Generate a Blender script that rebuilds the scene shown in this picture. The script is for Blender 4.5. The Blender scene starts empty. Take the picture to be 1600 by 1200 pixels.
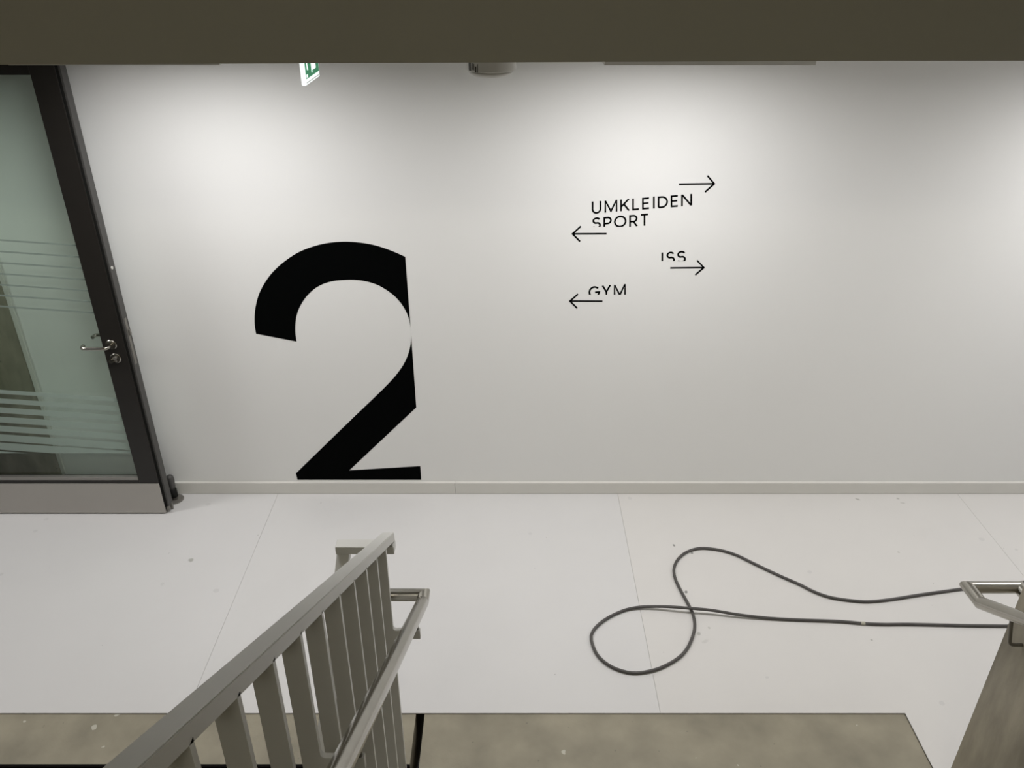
import bpy, bmesh, math, random
from mathutils import Vector
random.seed(4)
S = bpy.context.scene
COL = S.collection

# ------------------------------------------------------------------ camera, world, exposure
F = 1270.0; CX = 796.0; CY = 600.0; TH = math.radians(28.64); EYE = 2.84
cam_data = bpy.data.cameras.new('camera')
cam_data.sensor_width = 36.0
cam_data.lens = F / 1600.0 * 36.0
cam_data.shift_x = (800.0 - CX) / 1600.0
cam_data.clip_start = 0.02
cam = bpy.data.objects.new('camera', cam_data)
COL.objects.link(cam)
cam.location = (0, 0, EYE)
cam.rotation_euler = (math.pi / 2 - TH, 0, 0)
S.camera = cam

world = bpy.data.worlds.new('world'); S.world = world
world.use_nodes = True
bg = world.node_tree.nodes['Background']
bg.inputs[0].default_value = (1.0, 0.97, 0.88, 1); bg.inputs[1].default_value = 0.02

S.view_settings.view_transform = 'Standard'
S.view_settings.look = 'None'
S.view_settings.gamma = 1.0
S.view_settings.use_curve_mapping = False
S.view_settings.exposure = 0.0
LAMP = 18.0            # corridor ceiling lights, watts each
STAIR_FILL = 15.0       # added fill light in the stairwell, out of view

# measuring: the point of a plane that was surveyed at pixel (px, py) of the 1600x1200 photograph
def ray(px, py):
    u = (px - CX) / F; v = (CY - py) / F
    return Vector((u, math.cos(TH) + v * math.sin(TH), -math.sin(TH) + v * math.cos(TH)))
def on_y(px, py, y):
    r = ray(px, py); t = y / r.y
    return Vector((r.x * t, y, EYE + r.z * t))
def on_z(px, py, z):
    r = ray(px, py); t = (z - EYE) / r.z
    return Vector((r.x * t, r.y * t, z))

# ------------------------------------------------------------------ materials
def mat(name, col, rough=0.6, metal=0.0, spec=0.5, noise=0.0, nscale=6.0, bump=0.0, bscale=60.0, stretch=None):
    m = bpy.data.materials.new(name); m.use_nodes = True
    nt = m.node_tree; b = nt.nodes['Principled BSDF']
    b.inputs['Base Color'].default_value = (*col, 1)
    b.inputs['Roughness'].default_value = rough
    b.inputs['Metallic'].default_value = metal
    b.inputs['Specular IOR Level'].default_value = spec
    geo = nt.nodes.new('ShaderNodeNewGeometry')
    if noise > 0:
        n = nt.nodes.new('ShaderNodeTexNoise'); n.inputs['Scale'].default_value = nscale
        n.inputs['Detail'].default_value = 6.0
        src = geo.outputs['Position']
        if stretch:
            st = nt.nodes.new('ShaderNodeVectorMath'); st.operation = 'MULTIPLY'; st.inputs[1].default_value = stretch
            nt.links.new(src, st.inputs[0]); src = st.outputs['Vector']
        nt.links.new(src, n.inputs['Vector'])
        r = nt.nodes.new('ShaderNodeMapRange')
        r.inputs['From Min'].default_value = 0.3; r.inputs['From Max'].default_value = 0.7
        r.inputs['To Min'].default_value = 1 - noise; r.inputs['To Max'].default_value = 1 + noise
        nt.links.new(n.outputs['Fac'], r.inputs['Value'])
        mx = nt.nodes.new('ShaderNodeVectorMath'); mx.operation = 'SCALE'
        mx.inputs[0].default_value = col
        nt.links.new(r.outputs['Result'], mx.inputs['Scale'])
        nt.links.new(mx.outputs['Vector'], b.inputs['Base Color'])
        m['tint'] = mx.name
    if bump > 0:
        n2 = nt.nodes.new('ShaderNodeTexNoise'); n2.inputs['Scale'].default_value = bscale
        n2.inputs['Detail'].default_value = 4.0
        nt.links.new(geo.outputs['Position'], n2.inputs['Vector'])
        bp = nt.nodes.new('ShaderNodeBump'); bp.inputs['Strength'].default_value = bump
        bp.inputs['Distance'].default_value = 0.002
        nt.links.new(n2.outputs['Fac'], bp.inputs['Height'])
        nt.links.new(bp.outputs['Normal'], b.inputs['Normal'])
    return m

def add_specks(m, col, scale=38.0, size=0.10, keep=0.86, strength=0.8):
    """sparse irregular spots (chips, paint drops) over the base colour"""
    nt = m.node_tree; b = nt.nodes['Principled BSDF']
    src = b.inputs['Base Color'].links[0].from_socket if b.inputs['Base Color'].links else None
    geo = nt.nodes.new('ShaderNodeNewGeometry')
    wob = nt.nodes.new('ShaderNodeTexNoise'); wob.inputs['Scale'].default_value = scale * 3
    nt.links.new(geo.outputs['Position'], wob.inputs['Vector'])
    add = nt.nodes.new('ShaderNodeMixRGB'); add.blend_type = 'ADD'; add.inputs[0].default_value = 0.02
    nt.links.new(geo.outputs['Position'], add.inputs[1]); nt.links.new(wob.outputs['Color'], add.inputs[2])
    v = nt.nodes.new('ShaderNodeTexVoronoi'); v.inputs['Scale'].default_value = scale
    nt.links.new(add.outputs[0], v.inputs['Vector'])
    lt = nt.nodes.new('ShaderNodeMath'); lt.operation = 'LESS_THAN'; lt.inputs[1].default_value = size
    nt.links.new(v.outputs['Distance'], lt.inputs[0])
    sep = nt.nodes.new('ShaderNodeSeparateColor'); nt.links.new(v.outputs['Color'], sep.inputs[0])
    gt = nt.nodes.new('ShaderNodeMath'); gt.operation = 'GREATER_THAN'; gt.inputs[1].default_value = keep
    nt.links.new(sep.outputs[0], gt.inputs[0])
    mu = nt.nodes.new('ShaderNodeMath'); mu.operation = 'MULTIPLY'
    nt.links.new(lt.outputs[0], mu.inputs[0]); nt.links.new(gt.outputs[0], mu.inputs[1])
    m2 = nt.nodes.new('ShaderNodeMath'); m2.operation = 'MULTIPLY'; m2.inputs[1].default_value = strength
    nt.links.new(mu.outputs[0], m2.inputs[0])
    mix = nt.nodes.new('ShaderNodeMixRGB'); nt.links.new(m2.outputs[0], mix.inputs[0])
    if src: nt.links.new(src, mix.inputs[1])
    else: mix.inputs[1].default_value = b.inputs['Base Color'].default_value
    mix.inputs[2].default_value = (*col, 1)
    nt.links.new(mix.outputs[0], b.inputs['Base Color'])

def add_marks(m, marks):
    """stains with a fixed place: (x, y, rx, ry, angle, colour, strength), positions in metres on the floor"""
    nt = m.node_tree; b = nt.nodes['Principled BSDF']
    geo = nt.nodes.new('ShaderNodeNewGeometry')
    wob = nt.nodes.new('ShaderNodeTexNoise'); wob.inputs['Scale'].default_value = 45
    nt.links.new(geo.outputs['Position'], wob.inputs['Vector'])
    for (x, y, rx, ry, ang, col, st) in marks:
        mp = nt.nodes.new('ShaderNodeMapping'); mp.vector_type = 'TEXTURE'
        mp.inputs['Location'].default_value = (x, y, 0); mp.inputs['Rotation'].default_value = (0, 0, ang)
        mp.inputs['Scale'].default_value = (rx, ry, 1)
        nt.links.new(geo.outputs['Position'], mp.inputs['Vector'])
        ln = nt.nodes.new('ShaderNodeVectorMath'); ln.operation = 'LENGTH'
        nt.links.new(mp.outputs['Vector'], ln.inputs[0])
        ad = nt.nodes.new('ShaderNodeMath'); ad.operation = 'ADD'
        nt.links.new(ln.outputs['Value'], ad.inputs[0]); nt.links.new(wob.outputs['Fac'], ad.inputs[1])
        r = nt.nodes.new('ShaderNodeMapRange')
        r.inputs['From Min'].default_value = 1.0; r.inputs['From Max'].default_value = 1.5
        r.inputs['To Min'].default_value = st; r.inputs['To Max'].default_value = 0.0
        nt.links.new(ad.outputs[0], r.inputs['Value'])
        src = b.inputs['Base Color'].links[0].from_socket
        mix = nt.nodes.new('ShaderNodeMixRGB'); nt.links.new(r.outputs['Result'], mix.inputs[0])
        nt.links.new(src, mix.inputs[1]); mix.inputs[2].default_value = (*col, 1)
        nt.links.new(mix.outputs[0], b.inputs['Base Color'])

M_WALL = mat('white_wall_paint', (0.80, 0.80, 0.785), 0.7, spec=0.25, noise=0.006, nscale=1.2, bump=0.08, bscale=220)
M_CEIL = mat('white_ceiling_paint', (0.82, 0.82, 0.80), 0.8)
M_BASE = mat('cream_baseboard_paint', (0.66, 0.65, 0.61), 0.32, spec=0.5, noise=0.01, nscale=3)
def floor_mat(name, col):
    m = mat(name, col, 0.42, spec=0.4, noise=0.012, nscale=3.0, bump=0.05, bscale=160)
    add_specks(m, (0.16, 0.15, 0.14), 14.0, 0.035, 0.90, 0.55)
    add_specks(m, (0.47, 0.465, 0.46), 7.0, 0.10, 0.82, 0.35)
    return m
M_FLOOR = [floor_mat('white_floor_sheet', (0.625, 0.618, 0.610)), floor_mat('white_floor_sheet_cool', (0.630, 0.623, 0.617)),
           floor_mat('white_floor_sheet_warm', (0.632, 0.618, 0.597))]
def stain(px, py, wpx, hpx, ang, col, st):
    p = on_z(px, py, 0)
    sx = (p.y * math.cos(TH) + EYE * math.sin(TH)) / F
    return (p.x, p.y, wpx * sx, hpx * sx * 1.7, ang, col, st)
G = (0.33, 0.33, 0.30); D = (0.10, 0.10, 0.09)
add_marks(M_FLOOR[1], [stain(298, 875, 5, 3.2, 0.3, G, 0.8)])
add_marks(M_FLOOR[2], [stain(1092, 990, 4, 2.5, 0, G, 0.7), stain(1102, 1002, 9, 2, 0.5, G, 0.22), stain(1072, 925, 3, 2.4, 0, D, 0.8),
                       stain(1081, 864, 2.2, 2, 0, D, 0.7), stain(1053, 852, 2.2, 2, 0, D, 0.7), stain(1340, 780, 4.5, 1.3, -0.6, G, 0.8),
                       stain(1403, 779, 3, 1.6, -0.6, G, 0.7), stain(1411, 786, 5, 1.2, -0.2, G, 0.5), stain(1362, 1000, 2.5, 1.6, 0, G, 0.7),
                       stain(1108, 981, 2.5, 1.5, 0, G, 0.5), stain(1404, 863, 2.5, 1.4, 0, G, 0.5)])
def concrete(name, col, dark=(0.16, 0.15, 0.115)):
    m = mat(name, col, 0.55, spec=0.35, noise=0.20, nscale=5.0, bump=0.25, bscale=90)
    add_specks(m, (0.62, 0.60, 0.52), 13.0, 0.15, 0.74, 0.6)
    add_specks(m, dark, 23.0, 0.09, 0.80, 0.7)
    return m
M_CONC = concrete('bare_concrete_floor', (0.275, 0.250, 0.186))
M_CONCW = mat('cast_concrete_wall', (0.315, 0.287, 0.225), 0.55, noise=0.30, nscale=8.0, bump=0.25, bscale=70, stretch=(1.4, 1.4, 0.4))
add_specks(M_CONCW, (0.11, 0.10, 0.08), 17.0, 0.09, 0.80, 0.6)
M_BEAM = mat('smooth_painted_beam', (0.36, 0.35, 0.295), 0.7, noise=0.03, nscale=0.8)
M_VINYL = mat('black_vinyl_film', (0.0012, 0.0015, 0.0015), 0.8, spec=0.03)
M_PAINT = mat('light_grey_steel_paint', (0.59, 0.585, 0.55), 0.38, spec=0.5, noise=0.01, nscale=5)
M_STEEL = mat('brushed_stainless_steel', (0.40, 0.385, 0.345), 0.21, metal=1.0, noise=0.05, nscale=14)
M_KICK = mat('brushed_kick_plate_steel', (0.45, 0.43, 0.40), 0.36, metal=1.0, noise=0.03, nscale=2)
M_DOOR = mat('dark_bronze_door_paint', (0.016, 0.014, 0.012), 0.42, spec=0.4, noise=0.06, nscale=9)
M_EDGE = mat('dark_grey_door_edge', (0.060, 0.058, 0.055), 0.5)
M_RUB = mat('black_rubber', (0.010, 0.010, 0.009), 0.75, spec=0.2)
M_GREYM = mat('grey_metal', (0.22, 0.21, 0.19), 0.45, metal=0.4)
M_BEAD = mat('grey_aluminium_bead', (0.30, 0.29, 0.27), 0.35, metal=0.7)
M_CABLE = mat('dark_grey_cable_sheath', (0.075, 0.070, 0.066), 0.48, spec=0.4, noise=0.15, nscale=18)
M_TAPE = mat('pale_cable_tape', (0.42, 0.40, 0.33), 0.6)
M_PLAST = mat('off_white_plastic', (0.60, 0.59, 0.55), 0.45)
M_PRINT = mat('dark_print', (0.05, 0.045, 0.04), 0.6)
M_FIX = mat('grey_lamp_housing', (0.70, 0.69, 0.65), 0.5)
M_BLACK = mat('black_riser_strip', (0.004, 0.003, 0.003), 0.8, spec=0.1)

def emit(name, col, st):
    m = bpy.data.materials.new(name); m.use_nodes = True
    b = m.node_tree.nodes['Principled BSDF']
    b.inputs['Base Color'].default_value = (*col, 1)
    b.inputs['Emission Color'].default_value = (*col, 1); b.inputs['Emission Strength'].default_value = st
    return m
M_LAMP = emit('lamp_diffuser', (1.0, 0.985, 0.985), 1.5)
M_SFILL = emit('stair_fill_panel', (1.0, 0.95, 0.80), STAIR_FILL)
M_SIGNW = emit('lit_sign_white', (0.90, 1.0, 0.98), 1.0)
M_SIGNG = emit('lit_sign_green', (0.035, 0.22, 0.105), 0.62)

def glass_mat():
    m = bpy.data.materials.new('green_tinted_door_glass'); m.use_nodes = True
    nt = m.node_tree; nt.nodes.clear()
    o = nt.nodes.new('ShaderNodeOutputMaterial'); t = nt.nodes.new('ShaderNodeBsdfTransparent')
    g = nt.nodes.new('ShaderNodeBsdfGlossy'); mx = nt.nodes.new('ShaderNodeMixShader'); fr = nt.nodes.new('ShaderNodeFresnel')
    t.inputs[0].default_value = (0.87, 0.915, 0.885, 1); g.inputs['Roughness'].default_value = 0.02
    fr.inputs[0].default_value = 1.5
    ge = nt.nodes.new('ShaderNodeNewGeometry'); inv = nt.nodes.new('ShaderNodeMath'); inv.operation = 'SUBTRACT'; inv.inputs[0].default_value = 1.0
    mu = nt.nodes.new('ShaderNodeMath'); mu.operation = 'MULTIPLY'      # the pane mirrors at its outer faces only
    nt.links.new(ge.outputs['Backfacing'], inv.inputs[1]); nt.links.new(fr.outputs[0], mu.inputs[0]); nt.links.new(inv.outputs[0], mu.inputs[1])
    nt.links.new(mu.outputs[0], mx.inputs[0]); nt.links.new(t.outputs[0], mx.inputs[1]); nt.links.new(g.outputs[0], mx.inputs[2])
    nt.links.new(mx.outputs[0], o.inputs[0]); return m
M_GLASS = glass_mat()
def film_mat(name, k):
    m = bpy.data.materials.new(name); m.use_nodes = True
    nt = m.node_tree; nt.nodes.clear()
    o = nt.nodes.new('ShaderNodeOutputMaterial'); t = nt.nodes.new('ShaderNodeBsdfTransparent')
    d = nt.nodes.new('ShaderNodeBsdfDiffuse'); l = nt.nodes.new('ShaderNodeBsdfTranslucent')
    a = nt.nodes.new('ShaderNodeMixShader'); b = nt.nodes.new('ShaderNodeMixShader')
    t.inputs[0].default_value = (0.92, 0.96, 0.94, 1)
    d.inputs[0].default_value = (0.55 * k, 0.64 * k, 0.59 * k, 1); l.inputs[0].default_value = (0.55 * k, 0.64 * k, 0.59 * k, 1)
    a.inputs[0].default_value = 0.35; b.inputs[0].default_value = 0.62
    nt.links.new(d.outputs[0], a.inputs[1]); nt.links.new(l.outputs[0], a.inputs[2])
    nt.links.new(t.outputs[0], b.inputs[1]); nt.links.new(a.outputs[0], b.inputs[2])
    nt.links.new(b.outputs[0], o.inputs[0]); return m
M_FILM = film_mat('frosted_privacy_film', 1.0); M_FILM2 = film_mat('thin_frosted_film', 0.68)

# ------------------------------------------------------------------ mesh helpers
def add_box(bm, x0, x1, y0, y1, z0, z1, bev=0.0):
    vs = [bm.verts.new((x, y, z)) for x in (x0, x1) for y in (y0, y1) for z in (z0, z1)]
    fs = [(0, 1, 3, 2), (4, 6, 7, 5), (0, 4, 5, 1), (2, 3, 7, 6), (0, 2, 6, 4), (1, 5, 7, 3)]
    faces = [bm.faces.new([vs[i] for i in f]) for f in fs]
    if bev > 0:
        es = list({e for f in faces for e in f.edges})
        bmesh.ops.bevel(bm, geom=es, offset=bev, segments=2, affect='EDGES', profile=0.5)
def boxes(*args, bev=0.0):
    bm = bmesh.new()
    for a in args: add_box(bm, *a, bev=bev)
    return bm
def obj(name, bm, m, parent=None, smooth=False, loc=None):
    bmesh.ops.recalc_face_normals(bm, faces=bm.faces[:])
    me = bpy.data.meshes.new(name); bm.to_mesh(me); bm.free()
    me.materials.append(m)
    if smooth: me.polygons.foreach_set('use_smooth', [True] * len(me.polygons))
    o = bpy.data.objects.new(name, me); COL.objects.link(o)
    if parent is not None:
        o.parent = parent
        p = parent; off = Vector((0, 0, 0))
        while p is not None: off += p.location; p = p.parent
        o.location = -off
    return o
def structure(name, bm, m, parent=None):
    o = obj(name, bm, m, parent)
    o['kind'] = 'structure'; return o
def tag(o, label, cat, group=None):
    o['label'] = label; o['category'] = cat
    if group: o['group'] = group
    return o
def empty(name, loc):
    o = bpy.data.objects.new(name, None); COL.objects.link(o); o.location = loc
    o.empty_display_size = 0.1; return o
def thing(name, label, cat, loc, group=None):
    return tag(empty(name, loc), label, cat, group)
def cyl(bm, p0, p1, r, n=20, r1=None):
    p0 = Vector(p0); p1 = Vector(p1); a = (p1 - p0).normalized()
    u = a.orthogonal().normalized(); v = a.cross(u); r1 = r if r1 is None else r1
    A = [bm.verts.new(p0 + (u * math.cos(t) + v * math.sin(t)) * r) for t in [2 * math.pi * k / n for k in range(n)]]
    B = [bm.verts.new(p1 + (u * math.cos(t) + v * math.sin(t)) * r1) for t in [2 * math.pi * k / n for k in range(n)]]
    for k in range(n): bm.faces.new((A[k], A[(k + 1) % n], B[(k + 1) % n], B[k]))
    bm.faces.new(A[::-1]); bm.faces.new(B)
def sharp_edges(o, ang=35):
    me = o.data
    me.polygons.foreach_set('use_smooth', [True] * len(me.polygons))
    me.set_sharp_from_angle(angle=math.radians(ang)); return o
def mitre_tube(bm, pts, r, n=28):
    """straight round tubes joined by mitre cuts, as welded handrails are"""
    pts = [Vector(p) for p in pts]
    dirs = [(pts[i + 1] - pts[i]).normalized() for i in range(len(pts) - 1)]
    for i, d in enumerate(dirs):
        u = d.orthogonal().normalized(); v = d.cross(u)
        n0 = d if i == 0 else (dirs[i - 1] + d).normalized()
        n1 = d if i == len(dirs) - 1 else (d + dirs[i + 1]).normalized()
        A, B = [], []
        for k in range(n):
            t = 2 * math.pi * k / n; off = (u * math.cos(t) + v * math.sin(t)) * r
            A.append(bm.verts.new(pts[i] + off - d * (off.dot(n0) / d.dot(n0))))
            B.append(bm.verts.new(pts[i + 1] + off - d * (off.dot(n1) / d.dot(n1))))
        for k in range(n): bm.faces.new((A[k], A[(k + 1) % n], B[(k + 1) % n], B[k]))
        bm.faces.new(A[::-1]); bm.faces.new(B)
def smooth_path(pts, step):
    P = [Vector(p) for p in pts]; out = []
    for i in range(len(P) - 1):
        p0 = P[max(i - 1, 0)]; p1 = P[i]; p2 = P[i + 1]; p3 = P[min(i + 2, len(P) - 1)]
        n = max(1, int((p2 - p1).length / step))
        for k in range(n):
            t = k / n
            out.append(0.5 * ((2 * p1) + (p2 - p0) * t + (2 * p0 - 5 * p1 + 4 * p2 - p3) * t * t + (3 * p1 - p0 - 3 * p2 + p3) * t ** 3))
    out.append(P[-1]); return out
def sweep(bm, pts, r, n=10):
    rings = []; up = Vector((0, 0, 1))
    for i, p in enumerate(pts):
        d = (pts[min(i + 1, len(pts) - 1)] - pts[max(i - 1, 0)]).normalized()
        if abs(d.dot(up)) > 0.98: up = Vector((0, 1, 0))
        s = d.cross(up).normalized(); w = s.cross(d)
        rings.append([bm.verts.new(p + (s * math.cos(t) + w * math.sin(t)) * r) for t in [2 * math.pi * k / n for k in range(n)]])
    for a, b in zip(rings, rings[1:]):
        for k in range(n): bm.faces.new((a[k], a[(k + 1) % n], b[(k + 1) % n], b[k]))
    bm.faces.new(rings[0][::-1]); bm.faces.new(rings[-1])
def prism(bm, poly, axis, a, b):
    """poly: 2D outline in the two other axes, extruded along axis from a to b"""
    def P(q, t):
        return {'x': (t, q[0], q[1]), 'y': (q[0], t, q[1]), 'z': (q[0], q[1], t)}[axis]
    A = [bm.verts.new(P(q, a)) for q in poly]; B = [bm.verts.new(P(q, b)) for q in poly]
    n = len(poly)
    for k in range(n): bm.faces.new((A[k], A[(k + 1) % n], B[(k + 1) % n], B[k]))
    bm.faces.new(A[::-1]); bm.faces.new(B)
def lathe(bm, prof, cx, cy, n=32):
    rings = [[bm.verts.new((cx + r * math.cos(2 * math.pi * k / n), cy + r * math.sin(2 * math.pi * k / n), z)) for k in range(n)] for r, z in prof]
    for a, b in zip(rings, rings[1:]):
        for k in range(n): bm.faces.new((a[k], a[(k + 1) % n], b[(k + 1) % n], b[k]))
    bm.faces.new(rings[0]); bm.faces.new(rings[-1][::-1])

# ------------------------------------------------------------------ the setting
WALL = 3.88; EDGE = 2.33; CEIL = 2.56; XL = -5.0; XR = 6.0
PL = -2.574                                   # concrete wall / white plaster joint, seen through the door glass
wall_back = structure('wall_back', boxes((PL, XR, WALL, WALL + 0.2, -0.3, 3.0)), M_WALL)
structure('wall_back_concrete', boxes((XL, PL - 0.006, WALL - 0.004, WALL + 0.2, -0.3, 3.0)), M_CONCW)
structure('trim_1', boxes((PL - 0.010, PL + 0.010, WALL - 0.010, WALL + 0.05, 0.0, CEIL)), M_BASE)
structure('wall_end_left', boxes((XL - 0.2, XL, EDGE - 0.1, WALL + 0.2, -0.3, 3.0)), M_WALL)
structure('wall_end_right', boxes((XR, XR + 0.2, 0.3, WALL + 0.2, -0.3, 3.0)), M_WALL)
structure('ceiling', boxes((XL, XR, EDGE + 0.02, WALL + 0.2, CEIL, CEIL + 0.2), (1.87, XR, 0.3, EDGE + 0.02, CEIL, CEIL + 0.2)), M_CEIL)

# the floor: screed slab and, on it, sheets of white floor covering two metres wide with open seams
floor = structure('floor', boxes((XL, -0.392, EDGE, WALL + 0.2, -0.3, -0.004), (-0.355, XR, EDGE, WALL + 0.2, -0.3, -0.004), (-0.392, -0.355, EDGE + 0.4, WALL + 0.2, -0.3, -0.004), (1.66, XR, 0.3, EDGE, -0.3, -0.004)), M_CONC)
seams = [XL, -3.335, -1.352, 0.632, 2.617, 4.60, XR]
for i in range(len(seams) - 1):
    x0, x1 = seams[i] + 0.0006, seams[i + 1] - 0.0006
    bm = bmesh.new()
    e = EDGE - 0.004; w = WALL - 0.004
    if x1 < 1.66: q = [(x0, e), (x1, e), (x1, w), (x0, w)]
    elif x0 < 1.657: q = [(x0, e), (1.657, e), (1.657, 0.32), (x1, 0.32), (x1, w), (x0, w)]
    else: q = [(x0, 0.32), (x1, 0.32), (x1, w), (x0, w)]
    prism(bm, q, 'z', -0.0045, 0.0)
    structure('floor_sheet', bm, M_FLOOR[(1, 1, 0, 2, 2, 0)[i] if i else 1], floor)

# landing of bare concrete in front of it, with the slot between the two flights
SL, SR = -0.392, -0.355
landing = structure('landing_floor', boxes((-2.55, SL, 2.09, EDGE - 0.0045, -0.26, -0.006), (SR, 1.655, 1.90, EDGE - 0.0045, -0.26, -0.006)), M_CONC)
structure('riser_trim', boxes((-2.55, SL, 2.080, 2.0905, -0.26, -0.0065)), M_BLACK, landing)  # black facing over the top riser of the descending flight
GO, RI = 0.28, 0.171
def flight(up, x0, x1, d0, n):
    poly = [(d0, 0.0)] if up else [(d0, -RI)]
    pts = [(d0, -0.02 if up else -RI)]
    for i in range(n):
        if up:
            pts += [(d0 - GO * i, RI * (i + 1)), (d0 - GO * (i + 1), RI * (i + 1))]
        else:
            pts += [(d0 - GO * (i + 1), -RI * (i + 1)), (d0 - GO * (i + 1), -RI * (i + 2))]
    e = pts[-1]
    if up: pts += [(e[0], e[1] - 0.30), (d0, -0.26)]
    else: pts += [(e[0], e[1] - 0.15), (d0, -RI - 0.35)]
    bm = bmesh.new(); prism(bm, pts, 'x', x0, x1)
    return bm
structure('stair_slab', flight(True, -0.3655, 1.65, 1.899, 15), M_CONC)
structure('stair_slab', flight(False, -2.45, -0.42, 2.080, 8), M_CONC)
# stairwell walls
structure('wall_stair_right', boxes((1.65, 1.87, -3.0, 1.978, -0.05, 2.0), (1.65, 1.87, -3.0, 1.978, 2.0, 5.0)), M_CONCW)
structure('wall_stair_left', boxes((-2.65, -2.45, -3.0, 1.978, -2.0, 5.0)), M_CONCW)
structure('wall_stair_rear', boxes((-2.65, 1.87, -3.2, -3.0, -2.0, 5.0)), M_CONCW)
structure('wall_side_rear', boxes((1.87, XR, 0.12, 0.3, -0.3, 3.0)), M_WALL)
structure('lower_floor', boxes((-2.65, 1.87, -3.0, 2.3, -1.9, -1.7)), M_CONC)
structure('ceiling_stair', boxes((-5.2, 6.2, -3.2, EDGE + 0.2, 5.0, 5.2)), M_CEIL)
# beam that carries the slab over the corridor: its face fills the top of the view
bm = bmesh.new()
prism(bm, [(XL, 2.534), (-1.75, 2.5445), (-0.25, 2.5505), (0.9, 2.5555), (1.8, 2.5560), (XR, 2.5560), (XR, 5.0), (XL, 5.0)], 'y', EDGE, EDGE + 0.09)
structure('edge_beam', bm, M_BEAM)

# baseboards
bb = structure('baseboard_back', boxes((PL + 0.011, -0.3165, WALL - 0.020, WALL, 0.0015, 0.0765), bev=0.001), M_BASE)
structure('baseboard_piece', boxes((-0.3155, XR, WALL - 0.0204, WALL, 0.0015, 0.0765), bev=0.001), M_BASE, bb)

# ------------------------------------------------------------------ the open glazed door
DF, DB = 3.673, 3.733; DX1 = -1.913; DX0 = -3.01; DZ0 = 0.010; DZ1 = 2.42
door = empty('door_1', (DX0, (DF + DB) / 2, 0)); door['kind'] = 'structure'
GX1 = -2.043; GX0 = -2.885; GZ0 = 0.249; GZ1 = 2.335
obj('stile', boxes((GX1, DX1 - 0.020, DF, DB, DZ0 + 0.185, DZ1), (GX1, DX1 - 0.020, DF + 0.004, DB, DZ0, DZ0 + 0.19), bev=0.0015), M_DOOR, door)
obj('stile', boxes((DX0, GX0, DF, DB, DZ0, DZ1), bev=0.0015), M_DOOR, door)
obj('top_rail', boxes((GX0 + 0.0005, GX1 - 0.0005, DF, DB, GZ1, DZ1), bev=0.0015), M_DOOR, door)
obj('bottom_rail', boxes((GX0 + 0.0005, GX1 - 0.0005, DF, DB, DZ0, GZ0 - 0.020), bev=0.0015), M_DOOR, door)
e = obj('edge_profile', boxes((DX1 - 0.010, DX1, DF + 0.010, DB, DZ0 + 0.035, DZ1), bev=0.001), M_EDGE, door)
obj('edge_gasket', boxes((DX1 - 0.0205, DX1 - 0.0095, DF + 0.006, DB - 0.01, DZ0 + 0.035, DZ1)), M_RUB, door)
GD = DF + 0.026
obj('glass_pane', boxes((GX0 + 0.001, GX1 - 0.001, GD, GD + 0.008, GZ0 - 0.010, GZ1 - 0.001)), M_GLASS, door)
obj('glazing_bead', boxes((GX0 + 0.001, GX1 - 0.001, DF + 0.002, GD - 0.001, GZ0 - 0.0205, GZ0 + 0.001), bev=0.002), M_BEAD, door)['label'] = 'grey metal bead under the glass'
# kick plate and the dark gap below it
kp0 = on_y(0, 801, DF - 0.002).z; kp1 = on_y(0, 755.5, DF - 0.002).z
o = obj('kick_plate', boxes((DX0 + 0.01, DX1 - 0.020, DF - 0.003, DF + 0.003, kp0, kp1), bev=0.0008), M_KICK, door)
o['label'] = 'brushed stainless kick plate'
# frosted film: narrow stripes at chest height and a band of broad ones below
FY = GD - 0.0006
clip_z = on_y(50, 708.2, FY).z
def film(ya, yb, m=M_FILM):
    xa, xb = GX0 + 0.002, GX1 - 0.002
    def zat(y, x):                              # stripes fall 0.07 px per px to the side of x = 0
        p = on_y(0, y, FY); q = on_y(120, y + 120 * 0.069, FY)
        return p.z + (q.z - p.z) * (x - p.x) / (q.x - p.x)
    poly = [(xa, zat(yb, xa)), (xb, zat(yb, xb)), (xb, zat(ya, xb)), (xa, zat(ya, xa))]
    bm = bmesh.new(); prism(bm, poly, 'y', FY, FY + 0.0004)
    bmesh.ops.bisect_plane(bm, geom=bm.verts[:] + bm.edges[:] + bm.faces[:], plane_co=(0, 0, clip_z), plane_no=(0, 0, -1), clear_outer=True)
    bmesh.ops.holes_fill(bm, edges=[x for x in bm.edges if x.is_boundary])
    if len(bm.faces): obj('privacy_stripe', bm, m, door)
for y in (375.2, 393, 410.5, 427.8, 444.8, 461.6, 478.6): film(y - 1.3, y + 1.3, M_FILM2)
for a, b in ((609, 615), (622.5, 630), (636.5, 645), (651, 660), (665, 674), (678.5, 689), (691.5, 702.5), (705, 722)): film(a, b)
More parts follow.
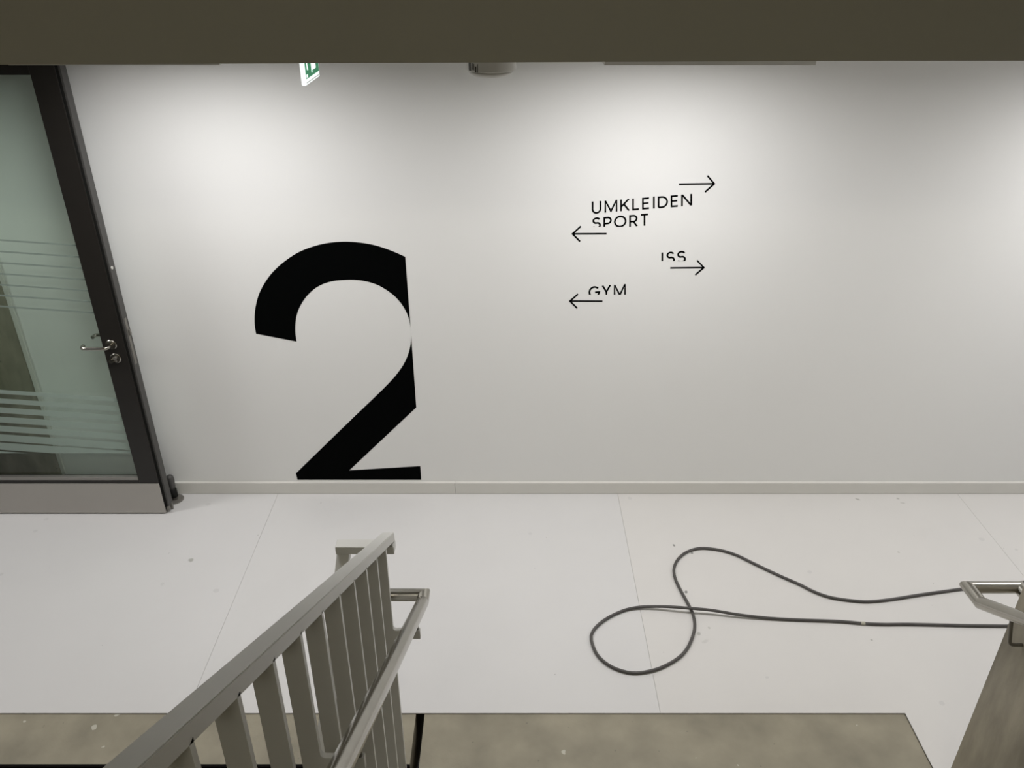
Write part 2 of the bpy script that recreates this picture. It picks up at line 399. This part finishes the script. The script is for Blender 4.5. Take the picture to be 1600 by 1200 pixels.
# lever handles, lock, latch
hp = on_y(174.5, 538, DF); lp = on_y(181.5, 559, DF)
def lever(front):
    s = -1 if front else 1; y0 = DF if front else DB
    hx, hz = hp.x, hp.z
    root = obj('lever_handle', bmesh.new(), M_STEEL, door)
    bm = bmesh.new()
    path = smooth_path([(hx, y0 + s * 0.004, hz), (hx, y0 + s * 0.030, hz), (hx - 0.006, y0 + s * 0.044, hz), (hx - 0.024, y0 + s * 0.050, hz),
                        (hx - 0.07, y0 + s * 0.050, hz), (hx - 0.110, y0 + s * 0.050, hz), (hx - 0.126, y0 + s * 0.046, hz),
                        (hx - 0.132, y0 + s * 0.034, hz), (hx - 0.132, y0 + s * 0.020, hz)], 0.006)
    sweep(bm, path, 0.0095, 14); bmesh.ops.recalc_face_normals(bm, faces=bm.faces[:]); bm.to_mesh(root.data); bm.free()
    root.data.polygons.foreach_set('use_smooth', [True] * len(root.data.polygons))
    bm = bmesh.new(); cyl(bm, (hx, y0 + s * 0.0005, hz), (hx, y0 + s * 0.006, hz), 0.027, 32); cyl(bm, (hx, y0 + s * 0.006, hz), (hx, y0 + s * 0.009, hz), 0.027, 32, 0.024)
    sharp_edges(obj('rosette', bm, M_STEEL, root), 40)
lever(True); lever(False)
bm = bmesh.new(); cyl(bm, (lp.x, DF - 0.0005, lp.z), (lp.x, DF - 0.006, lp.z), 0.027, 32); cyl(bm, (lp.x, DF - 0.006, lp.z), (lp.x, DF - 0.009, lp.z), 0.027, 32, 0.0235)
lk = sharp_edges(obj('lock_rosette', bm, M_STEEL, door), 40)
bm = bmesh.new(); cyl(bm, (lp.x, DF - 0.009, lp.z + 0.004), (lp.x, DF - 0.020, lp.z + 0.004), 0.0085, 18); add_box(bm, lp.x - 0.0045, lp.x + 0.0045, DF - 0.014, DF - 0.0085, lp.z - 0.019, lp.z)
sharp_edges(obj('lock_cylinder', bm, M_GREYM, lk), 40)
bm = bmesh.new(); cyl(bm, (lp.x - 0.020, DF - 0.009, lp.z - 0.010), (lp.x - 0.020, DF - 0.024, lp.z - 0.010), 0.012, 20)
sharp_edges(obj('thumb_turn', bm, M_STEEL, lk), 40)
fp = obj('lock_faceplate', boxes((DX1 - 0.002, DX1 + 0.002, DF + 0.022, DF + 0.042, 0.935, 1.19), bev=0.0008), M_GREYM, door)
obj('latch_bolt', boxes((DX1 + 0.001, DX1 + 0.014, DF + 0.025, DF + 0.040, 1.098, 1.128), bev=0.003), M_BEAD, fp)
bm = bmesh.new(); cyl(bm, (DX1 - 0.001, DF + 0.026, 1.457), (DX1 + 0.004, DF + 0.026, 1.457), 0.008, 16)
obj('edge_bolt', bm, M_PLAST, door)
obj('drop_seal', boxes((DX1 - 0.018, DX1 - 0.004, DF + 0.010, DB - 0.030, DZ0 + 0.006, DZ0 + 0.036), (DX1 - 0.008, DX1 + 0.004, DB - 0.022, DB - 0.012, DZ0 - 0.004, DZ0 + 0.036)), M_GREYM, door)
# frame of the doorway the leaf hangs in, across the corridor
fr = obj('door_frame', boxes((DX0 - 0.085, DX0 - 0.006, DB - 0.01, WALL - 0.012, 0, 2.5), (DX0 - 0.085, DX0 - 0.006, 2.52, 2.60, 0, 2.5), (DX0 - 0.085, DX0 - 0.006, 2.60, DB - 0.01, 2.435, 2.5), bev=0.002), M_DOOR, door)
bm = bmesh.new()
for z in (0.25, 1.25, 2.2): cyl(bm, (DX0 - 0.002, DB + 0.004, z), (DX0 - 0.002, DB + 0.004, z + 0.12), 0.009, 14)
obj('hinge', bm, M_GREYM, door)

# floor-mounted door stop
ds = on_z(273.5, 780.5, 0)
stop = thing('door_stop', 'grey metal door stop with black rubber ring on the floor beside the open door', 'door stop', (ds.x, ds.y, 0))
bm = bmesh.new(); lathe(bm, [(0.050, 0.0003), (0.050, 0.003), (0.046, 0.0045), (0.012, 0.0050)], ds.x, ds.y, 36)
for a in (0.3, 2.4, 4.5): cyl(bm, (ds.x + 0.036 * math.cos(a), ds.y + 0.036 * math.sin(a), 0.004), (ds.x + 0.036 * math.cos(a), ds.y + 0.036 * math.sin(a), 0.0062), 0.004, 10)
obj('base_plate', bm, M_GREYM, stop)
bm = bmesh.new(); lathe(bm, [(0.014, 0.005), (0.014, 0.125)], ds.x, ds.y, 20); obj('post', bm, M_GREYM, stop, True)
bm = bmesh.new(); lathe(bm, [(0.013, 0.018), (0.022, 0.024), (0.022, 0.072), (0.013, 0.078)], ds.x, ds.y, 24); obj('rubber_ring', bm, M_RUB, stop, True)
bm = bmesh.new(); lathe(bm, [(0.014, 0.078), (0.019, 0.090), (0.022, 0.140), (0.020, 0.158), (0.013, 0.168), (0.004, 0.171)], ds.x, ds.y, 24); obj('buffer_head', bm, M_EDGE, stop, True)

# ------------------------------------------------------------------ wall graphics
WV = WALL - 0.0004
def plot(bm):
    """2D mesh drawn in photo coordinates (x, -y) -> flat on the wall, with the film's thickness"""
    for v in bm.verts:
        v.co = on_y(v.co.x, -v.co.y, WV)
    r = bmesh.ops.extrude_face_region(bm, geom=bm.faces[:])
    for v in [g for g in r['geom'] if isinstance(g, bmesh.types.BMVert)]: v.co.y -= 0.0006
    return bm
def outline(pts):
    bm = bmesh.new(); bm.faces.new([bm.verts.new((x, -y, 0)) for x, y in pts])
    bmesh.ops.triangulate(bm, faces=bm.faces[:], quad_method='BEAUTY', ngon_method='EAR_CLIP')
    return bm
def curve2(pts, n=5):
    return [(p.x, p.y) for p in smooth_path([(x, y, 0) for x, y in pts], 14.0)]
k2 = 2.8565
def c6(l): return [(370 + x / k2, 360 + y / k2) for x, y in l]
inner = curve2([(267, 496), (262, 465), (261, 430), (264, 395), (273, 360), (290, 325), (315, 290), (350, 258), (390, 237), (430, 226), (470, 221.5), (505, 220),
                (545, 222), (588, 230), (630, 244), (670, 267), (705, 294), (735, 328), (757, 365), (770, 400), (775.5, 432)])
outer = curve2([(752, 118), (715, 101), (670, 83), (620, 67), (570, 57), (520, 51.5), (480, 50), (430, 53), (380, 61), (330, 75), (280, 95), (235, 122), (190, 157),
                (150, 198), (118, 245), (97, 290), (84, 340), (79, 385), (80, 425), (86, 461)])
diag = curve2([(480, 874), (560, 797), (620, 740), (680, 680), (715, 640), (745, 597), (765, 552), (775, 512), (778.4, 470)])
base = on_y(540, 750, WV)
num = thing('wall_numeral', 'huge black numeral 2 cut off at one side on the white wall', 'number', (base.x, WV, base.z))
def resample(pts, n):
    P = [Vector(p) for p in pts]; L = [0.0]
    for a, b in zip(P, P[1:]): L.append(L[-1] + (b - a).length)
    out = []
    for k in range(n + 1):
        t = L[-1] * k / n; i = 0
        while i < len(L) - 2 and L[i + 1] < t: i += 1
        out.append(P[i].lerp(P[i + 1], (t - L[i]) / max(1e-9, L[i + 1] - L[i])))
    return out
bm = bmesh.new()
A = [bm.verts.new((p.x, -p.y, 0)) for p in resample(c6(inner), 72)]
B = [bm.verts.new((p.x, -p.y, 0)) for p in resample(c6(outer[::-1]), 72)]
for k in range(72): bm.faces.new((A[k], A[k + 1], B[k + 1], B[k]))
obj('upper_stroke', plot(bm), M_VINYL, num)
obj('lower_stroke', plot(outline(c6([(264, 1084)] + diag + [(801, 790), (502, 1071), (819, 1052), (823, 1113), (271, 1113)]))), M_VINYL, num)

def ribbon(bm, pts, w, closed=False):
    P = [Vector((x, y)) for x, y in pts]; n = len(P); L, R = [], []
    for i in range(n):
        a = P[i] - P[i - 1] if (i > 0 or closed) else None
        b = P[(i + 1) % n] - P[i] if (i < n - 1 or closed) else None
        a = (a if a is not None else b).normalized(); b = (b if b is not None else a).normalized()
        na = Vector((-a.y, a.x)); nb = Vector((-b.y, b.x)); m = (na + nb)
        m = m.normalized() if m.length > 1e-6 else na
        s = (w / 2) / max(0.30, m.dot(na))
        L.append(bm.verts.new((P[i].x + m.x * s, P[i].y + m.y * s, 0))); R.append(bm.verts.new((P[i].x - m.x * s, P[i].y - m.y * s, 0)))
    for i in range(n if closed else n - 1):
        j = (i + 1) % n; bm.faces.new((L[i], L[j], R[j], R[i]))
def arc(cx, cy, rx, ry, a0, a1, n=18):
    return [(cx + rx * math.cos(math.radians(a0 + (a1 - a0) * k / n)), cy + ry * math.sin(math.radians(a0 + (a1 - a0) * k / n))) for k in range(n + 1)]
# strokes in a unit box, y up
GLYPH = {
    'U': [[(0, 1), (0, 0.33)] + arc(0.5, 0.33, 0.5, 0.33, 180, 360)[1:] + [(1, 1)]],
    'M': [[(0, 0), (0, 1), (0.5, 0.08), (1, 1), (1, 0)]],
    'K': [[(0, 0), (0, 1)], [(0.98, 1), (0.0, 0.36)], [(0.36, 0.58), (1, 0)]],
    'L': [[(0, 1), (0, 0), (1, 0)]],
    'E': [[(1, 1), (0, 1), (0, 0), (1, 0)], [(0, 0.52), (0.92, 0.52)]],
    'I': [[(0.5, 0), (0.5, 1)]],
    'D': [[(0.0, 0), (0, 1), (0.38, 1)] + arc(0.38, 0.5, 0.62, 0.5, 90, -90)[1:] + [(0, 0)]],
    'N': [[(0, 0), (0, 1), (1, 0), (1, 1)]],
    'S': [arc(0.5, 0.745, 0.44, 0.255, 25, 250, 20) + arc(0.5, 0.265, 0.48, 0.265, 70, -155, 20)],
    'P': [[(0, 0), (0, 1), (0.55, 1)] + arc(0.55, 0.73, 0.45, 0.27, 90, -90)[1:] + [(0, 0.46)]],
    'O': [arc(0.5, 0.5, 0.5, 0.5, 0, 360, 40)[:-1]],
    'R': [[(0, 0), (0, 1), (0.5, 1)] + arc(0.5, 0.73, 0.45, 0.27, 90, -90)[1:] + [(0, 0.46)], [(0.5, 0.46), (1, 0)]],
    'T': [[(0, 1), (1, 1)], [(0.5, 1), (0.5, 0)]],
    'G': [arc(0.5, 0.5, 0.5, 0.5, 42, 345, 34) + [(1.0, 0.46), (0.58, 0.46)]],
    'Y': [[(0, 1), (0.5, 0.44), (1, 1)], [(0.5, 0.47), (0.5, 0)]],
}
k7 = 5.2185
def c7(x, y): return (870 + x / k7, 260 + y / k7)
SLOPE = -0.0795
def word(label, text, letters, w, cut=None, first=None):
    x0, _, _, b0 = letters[0]
    p = on_y(*c7((letters[0][0] + letters[-1][1]) / 2, letters[0][3]), WV)
    root = thing('wall_lettering', label, 'lettering', (p.x, WV, p.z))
    for ch, (l, r, t, b) in zip(text, letters):
        bm = bmesh.new(); l2, r2 = l + w / 2, r - w / 2
        b2 = b - w / 2 if ch not in 'MNIYTKPR' else b; t2 = t + w / 2 if ch not in 'MNIYUKL' else t
        for st in GLYPH[ch]:
            ribbon(bm, [(l2 + u * (r2 - l2), -(b2 + (t2 - b2) * v)) for u, v in st], w * (0.9 if ch == 'E' and len(st) == 2 else 1), closed=(ch == 'O'))
        for yy, nn in ((-t, 1), (-b, -1)):
            bmesh.ops.bisect_plane(bm, geom=bm.verts[:] + bm.edges[:] + bm.faces[:], plane_co=(0, yy, 0), plane_no=(0, nn, 0), clear_outer=True)
        for v in bm.verts:
            X, Y = c7(v.co.x, -v.co.y + SLOPE * (v.co.x - l)); v.co.x, v.co.y = X, -Y
        if cut is not None:
            cy = -c7(0, cut)[1]
            bmesh.ops.bisect_plane(bm, geom=bm.verts[:] + bm.edges[:] + bm.faces[:], plane_co=(0, cy, 0), plane_no=(0, -1, 0), clear_outer=True)
        obj('letter', plot(bm), M_VINYL, root)
# (left, right, top at the left edge, baseline at the left edge)
word('black capitals UMKLEIDEN climbing at a slant on the wall', 'UMKLEIDEN',
     [(285, 363, 287, 389), (389, 494, 280, 377), (517, 596, 270, 366), (615, 676, 263, 359), (695, 759, 256, 352),
      (785, 798, 246, 343), (823, 907, 245, 342), (928, 993, 237, 334), (1014, 1103, 230, 325)], 14.0)
word('black capitals SPORT sliced off along the bottom, under the word UMKLEIDEN', 'SPORT',
     [(287, 361, 418, 512), (380, 448, 413, 508), (466, 568, 405, 501), (590, 661, 398, 493), (678, 752, 389, 486)], 14.0, cut=492)
word('black capitals ISS sliced off along the bottom above an arrow', 'ISS',
     [(853, 867, 703, 800), (891, 964, 698, 795), (978, 1054, 692, 789)], 14.0, cut=772)
word('black capitals GYM sliced off along the bottom, lowest word on the wall', 'GYM',
     [(259, 353, 980, 1075), (366, 443, 972, 1068), (464, 563, 966, 1062)], 14.0, cut=1046)
def arrow(label, a, tip, h1, h2, w):
    bm = bmesh.new()
    A, T, P, Q = [(c7(*p)[0], -c7(*p)[1]) for p in (a, tip, h1, h2)]
    ribbon(bm, [A, T], w / k7); ribbon(bm, [P, T, Q], w / k7)
    o = obj('wall_arrow', plot(bm), M_VINYL)
    tag(o, label, 'arrow')
arrow('thin black arrow above the word UMKLEIDEN pointing away from the numeral', (996, 145), (1284, 141.5), (1228, 76), (1209, 209), 14)
arrow('thin black arrow just under the word SPORT pointing toward the numeral', (406, 549), (128, 550), (196, 488), (190, 612), 13.5)
arrow('thin black arrow just under the word ISS', (925, 828), (1199, 825), (1143, 766), (1129, 885), 13)
arrow('thin black arrow just under the word GYM', (373, 1099), (107, 1098), (173, 1041), (167, 1157), 13)

# ------------------------------------------------------------------ ceiling fittings
def ceiling_light(cx, label, group=None):
    y0, y1, w = 2.87, 3.25, 0.350; zb = 2.476
    t = thing('ceiling_light', label, 'ceiling light', (cx, (y0 + y1) / 2, CEIL), group)
    obj('housing', boxes((cx - w, cx + w, y0, y0 + 0.012, zb, CEIL), (cx - w, cx + w, y1 - 0.012, y1, zb, CEIL),
                         (cx - w, cx - w + 0.012, y0 + 0.012, y1 - 0.012, zb, CEIL), (cx + w - 0.012, cx + w, y0 + 0.012, y1 - 0.012, zb, CEIL)), M_FIX, t)
    obj('diffuser', boxes((cx - w + 0.012, cx + w - 0.012, y0 + 0.012, y1 - 0.012, zb + 0.012, zb + 0.018)), M_LAMP, t)
    L = bpy.data.lights.new('ceiling_light_beam', 'AREA'); L.shape = 'RECTANGLE'; L.size = 0.66; L.size_y = 0.35
    L.energy = LAMP; L.color = (1.0, 0.985, 0.985); L.spread = math.radians(166)
    o = bpy.data.objects.new('ceiling_light_beam', L); COL.objects.link(o); o.parent = t
    o.location = (0, 0, zb + 0.009 - CEIL)
ceiling_light(0.665, 'flat grey-edged ceiling light behind the beam, above the arrows and lettering')
ceiling_light(-1.31, 'flat grey-edged ceiling light behind the beam, above the glazed door')
for x in (3.00, 5.1, -3.45): ceiling_light(x, 'flat ceiling light farther along the corridor, hidden by the beam', 'ceiling lights hidden by the beam')
t = thing('stair_fill_light', 'added fill light over the stairs, out of view', 'ceiling light', (-0.3, -2.0, 4.995))  # unseen glowing panel, added to brighten the stair side
obj('housing', boxes((-1.1, 0.5, -2.3, -1.7, 4.94, 4.995)), M_FIX, t)
obj('diffuser', boxes((-1.08, 0.48, -2.28, -1.72, 4.93, 4.945)), M_SFILL, t)

# round sensor under the ceiling
cx, cy = -0.060, 2.80
R = 0.0815
t = thing('smoke_detector', 'round off-white smoke detector under the ceiling, half hidden by the beam', 'smoke detector', (cx, cy, CEIL))
bm = bmesh.new(); lathe(bm, [(R, CEIL), (R, 2.4745), (R - 0.003, 2.4710)], cx, cy, 48); sharp_edges(obj('body', bm, M_PLAST, t), 50)
bm = bmesh.new(); lathe(bm, [(R - 0.006, 2.4712), (R - 0.012, 2.462), (R - 0.026, 2.454), (R - 0.05, 2.450), (0.006, 2.449)], cx, cy, 48); obj('dome', bm, M_PLAST, t, True)
bm = bmesh.new()
for a0, a1, z0, z1 in ((212, 220, 2.475, 2.50), (224, 227, 2.479, 2.498), (229, 231, 2.479, 2.497), (233, 237, 2.472, 2.490), (239, 241, 2.472, 2.497)):
    pts = [(cx + (R + 0.0006) * math.cos(math.radians(a)), cy + (R + 0.0006) * math.sin(math.radians(a))) for a in (a0, a1)]
    vs = [bm.verts.new((*pts[0], z0)), bm.verts.new((*pts[1], z0)), bm.verts.new((*pts[1], z1)), bm.verts.new((*pts[0], z1))]; bm.faces.new(vs)
obj('print', bm, M_PRINT, t)

# hanging emergency exit sign, lit, seen from its side
sx = -0.719
near = 3.03; far = 3.265; zb = 2.387
t = thing('exit_sign', 'lit green emergency exit sign hanging edge-on below the ceiling by the beam', 'exit sign', (sx, (near + far) / 2, CEIL))
obj('housing', boxes((sx - 0.016, sx, near, far, zb, CEIL - 0.004), bev=0.004), M_SIGNW, t)
obj('green_panel', boxes((sx - 0.001, sx + 0.0015, near + 0.010, far - 0.012, zb + 0.021, CEIL - 0.02)), M_SIGNG, t)
z0 = zb + 0.021
def sq(name, *q):
    bm = bmesh.new(); A = [bm.verts.new((sx + 0.0021, near + y, z0 + z)) for y, z in q]; bm.faces.new(A)
    obj(name, bm, M_SIGNW, t)
sq('foot_mark', (0.011, 0.004), (0.032, 0.004), (0.032, 0.014), (0.011, 0.014))
sq('running_figure', (0.030, 0.028), (0.046, 0.026), (0.034, 0.100), (0.016, 0.100))
sq('doorway_mark', (0.098, 0.010), (0.110, 0.010), (0.112, 0.018), (0.172, 0.018), (0.172, 0.100), (0.098, 0.100))
obj('bottom_strip', boxes((sx - 0.012, sx + 0.0012, near + 0.012, far - 0.006, zb + 0.007, zb + 0.0095)), M_PLAST, t)

# ------------------------------------------------------------------ stair railing: grey flat bars
SLP = 0.615
def hr(d): return 0.892 + SLP * (2.045 - d)
X0, X1 = -0.405, -0.367
LX0, LX1 = -0.553, -0.513
def rail_top(d): return 1.185 + SLP * (2.045 - d)
def left_top(d): return 1.122 - SLP * (2.030 - d)
rail = thing('stair_railing', 'grey painted steel railing of flat upright bars with a stainless handrail', 'railing', ((X0 + X1) / 2, 2.03, 0))
bm = bmesh.new(); VT = 0.035
prism(bm, [(2.045, rail_top(2.045)), (2.045, rail_top(2.045) - VT), (-0.5, rail_top(-0.5) - VT), (-0.5, rail_top(-0.5))], 'x', X0, X1)
bmesh.ops.bevel(bm, geom=bm.edges[:], offset=0.0018, segments=2, affect='EDGES')
obj('top_rail', bm, M_PAINT, rail)
obj('connecting_rail', boxes((LX0, X1, 2.013, 2.053, 1.1215, 1.1505), bev=0.0018), M_PAINT, rail)
bm = bmesh.new()
prism(bm, [(2.030, 1.122), (2.045, 1.122), (2.045, left_top(2.045) - VT), (0.75, left_top(0.75) - VT), (0.75, left_top(0.75))], 'x', LX0 + 0.0005, LX1)
obj('top_rail', bm, M_PAINT, rail)
obj('hook', boxes((X0 + 0.004, X1 - 0.004, 2.018, 2.044, 1.130, 1.155)), M_PAINT, rail)
TB = 0.012
def profile(top, bot, tab):
    """outline of one flat bar in x-z; two of them carry an arm for the handrail"""
    if not tab: return [(X0, bot), (X1, bot), (X1, top), (X0, top)]
    tt, th, xe, f = tab, 0.036, -0.283, 0.010
    pts = [(X0, bot), (X1, bot), (X1, tt - th - f)]
    pts += [(X1 + f - f * math.cos(a), tt - th - f + f * math.sin(a)) for a in (0.4, 0.8, 1.2)]
    pts += [(X1 + f, tt - th), (xe, tt - th), (xe, tt), (X1 + f, tt)]
    pts += [(X1 + f - f * math.sin(a), tt + f - f * math.cos(a)) for a in (0.4, 0.8, 1.2)]
    pts += [(X1, tt + f), (X1, top), (X0, top)]
    return pts
def nose(d): return RI + SLP * (1.899 - d)
for k in range(14):
    d = 1.885 - 0.14 * k
    top = rail_top(d) - VT + 0.006; tab = rail_top(d) - 0.357 if k in (0, 6, 12) else None
    bm = bmesh.new(); prism(bm, profile(top, nose(d) - 0.34, tab), 'y', d - TB / 2, d + TB / 2)
    b = obj('baluster', bm, M_PAINT, rail)
    if tab:
        bm = bmesh.new(); cyl(bm, (-0.292, d, tab - 0.002), (-0.292, d, hr(d) - 0.0288), 0.0055, 12)
        obj('handrail_pin', bm, M_STEEL, b, True)
for k in range(9):
    d = 1.905 - 0.14 * k
    bm = bmesh.new(); add_box(bm, LX0 + 0.001, LX1 - 0.001, d - TB / 2, d + TB / 2, -SLP * (2.09 - d) - 0.20, left_top(d) - VT + 0.006)
    obj('baluster', bm, M_PAINT, rail)

# ------------------------------------------------------------------ handrails
RH = 0.0212
bm = bmesh.new()
mitre_tube(bm, [(-0.292, -0.5, hr(-0.5)), (-0.292, 2.043, 0.890), (-0.292, 2.080, 0.888), (-0.533, 2.080, 0.888), (-0.533, 1.9115, 0.888)], RH)
sharp_edges(obj('handrail', bm, M_STEEL, rail), 30)['label'] = 'round stainless steel handrail with mitred bends'
hand = thing('handrail', 'round stainless steel handrail turning back into the bare concrete wall', 'handrail', (1.578, 2.0, 0.888))
bm = bmesh.new()
mitre_tube(bm, [(1.578, -0.5, hr(-0.5)), (1.578, 2.037, 0.892), (1.578, 2.116, 0.888), (1.752, 2.116, 0.888), (1.752, 1.976, 0.888)], RH)
sharp_edges(obj('rail_tube', bm, M_STEEL, hand), 30)
for d in (1.893, 0.9, 0.0):
    z = hr(d); bm = bmesh.new()
    path = [(1.580, d, z - 0.012), (1.603, d, z - 0.112)] + [(1.605 + 0.020 - 0.020 * math.cos(a), d, z - 0.116 - 0.020 * math.sin(a)) for a in (0.4, 0.8, 1.2)] + [(1.627, d, z - 0.136), (1.653, d, z - 0.136)]
    sweep(bm, [Vector(p) for p in path], 0.0058, 12)
    obj('wall_bracket', bm, M_GREYM, hand, True)

# ------------------------------------------------------------------ cable lying on the floor
RC = 0.0072
px = [(1506, 920), (1480, 923.4), (1436, 929.6), (1392, 936.6), (1357, 940), (1337.5, 939), (1316, 936.6), (1294, 932.4), (1272, 924.5), (1250, 913.4), (1225, 902.5),
      (1200, 891), (1175, 879), (1150, 867), (1125, 859.5), (1100, 856.5), (1085, 858), (1070, 864.3), (1058.5, 875), (1053, 889), (1055.5, 905), (1065, 925), (1076, 945),
      (1083.5, 962), (1085.5, 980), (1081, 998), (1072.5, 1015), (1060, 1028), (1040, 1040), (1020, 1047.5), (995, 1051.5), (972.5, 1048.5), (950, 1038.5), (932.5, 1022),
      (924, 1000), (926, 987), (937.5, 974), (955, 962.5), (977.5, 952.8), (1000, 948.5), (1025, 947.5), (1050, 948.3), (1080, 950.5), (1112, 953.5), (1150, 959.8), (1187.5, 964.5),
      (1225, 967.5), (1262, 969), (1300, 970.3), (1326.6, 972), (1348, 974), (1381, 975.4), (1414, 975.2), (1458, 976), (1512.5, 977.3), (1567, 977.8)]
lift = {39: 0.004, 40: 0.010, 41: 0.017, 42: 0.021, 43: 0.018, 44: 0.010, 45: 0.003}
pts = [on_z(x, y, RC + 0.0004 + lift.get(i, 0)) for i, (x, y) in enumerate(px)]
a = pts[0]; b = pts[-1]
pts = [Vector((3.6, a.y + 0.10, RC)), Vector((2.9, a.y + 0.10, RC)), a + Vector((0.25, 0.035, 0))] + pts + [b + Vector((0.35, -0.005, 0)), Vector((3.5, b.y - 0.06, RC))]
bm = bmesh.new(); sweep(bm, smooth_path(pts, 0.018), RC, 12)
cable = tag(obj('cable', bm, M_CABLE, None, True), 'dark grey cable lying in a loop across the white floor', 'cable')
c0 = on_z(1348, 974, RC); c1 = on_z(1349.5, 974.1, RC)
dv = (c1 - c0).normalized() * 0.010
bm = bmesh.new(); cyl(bm, c0 - dv, c0 + dv, RC + 0.0012, 14)
bmesh.ops.bisect_plane(bm, geom=bm.verts[:] + bm.edges[:] + bm.faces[:], plane_co=(0, 0, 0.0003), plane_no=(0, 0, -1), clear_outer=True)
obj('tape_band', bm, M_TAPE, cable)['label'] = 'pale tape band'
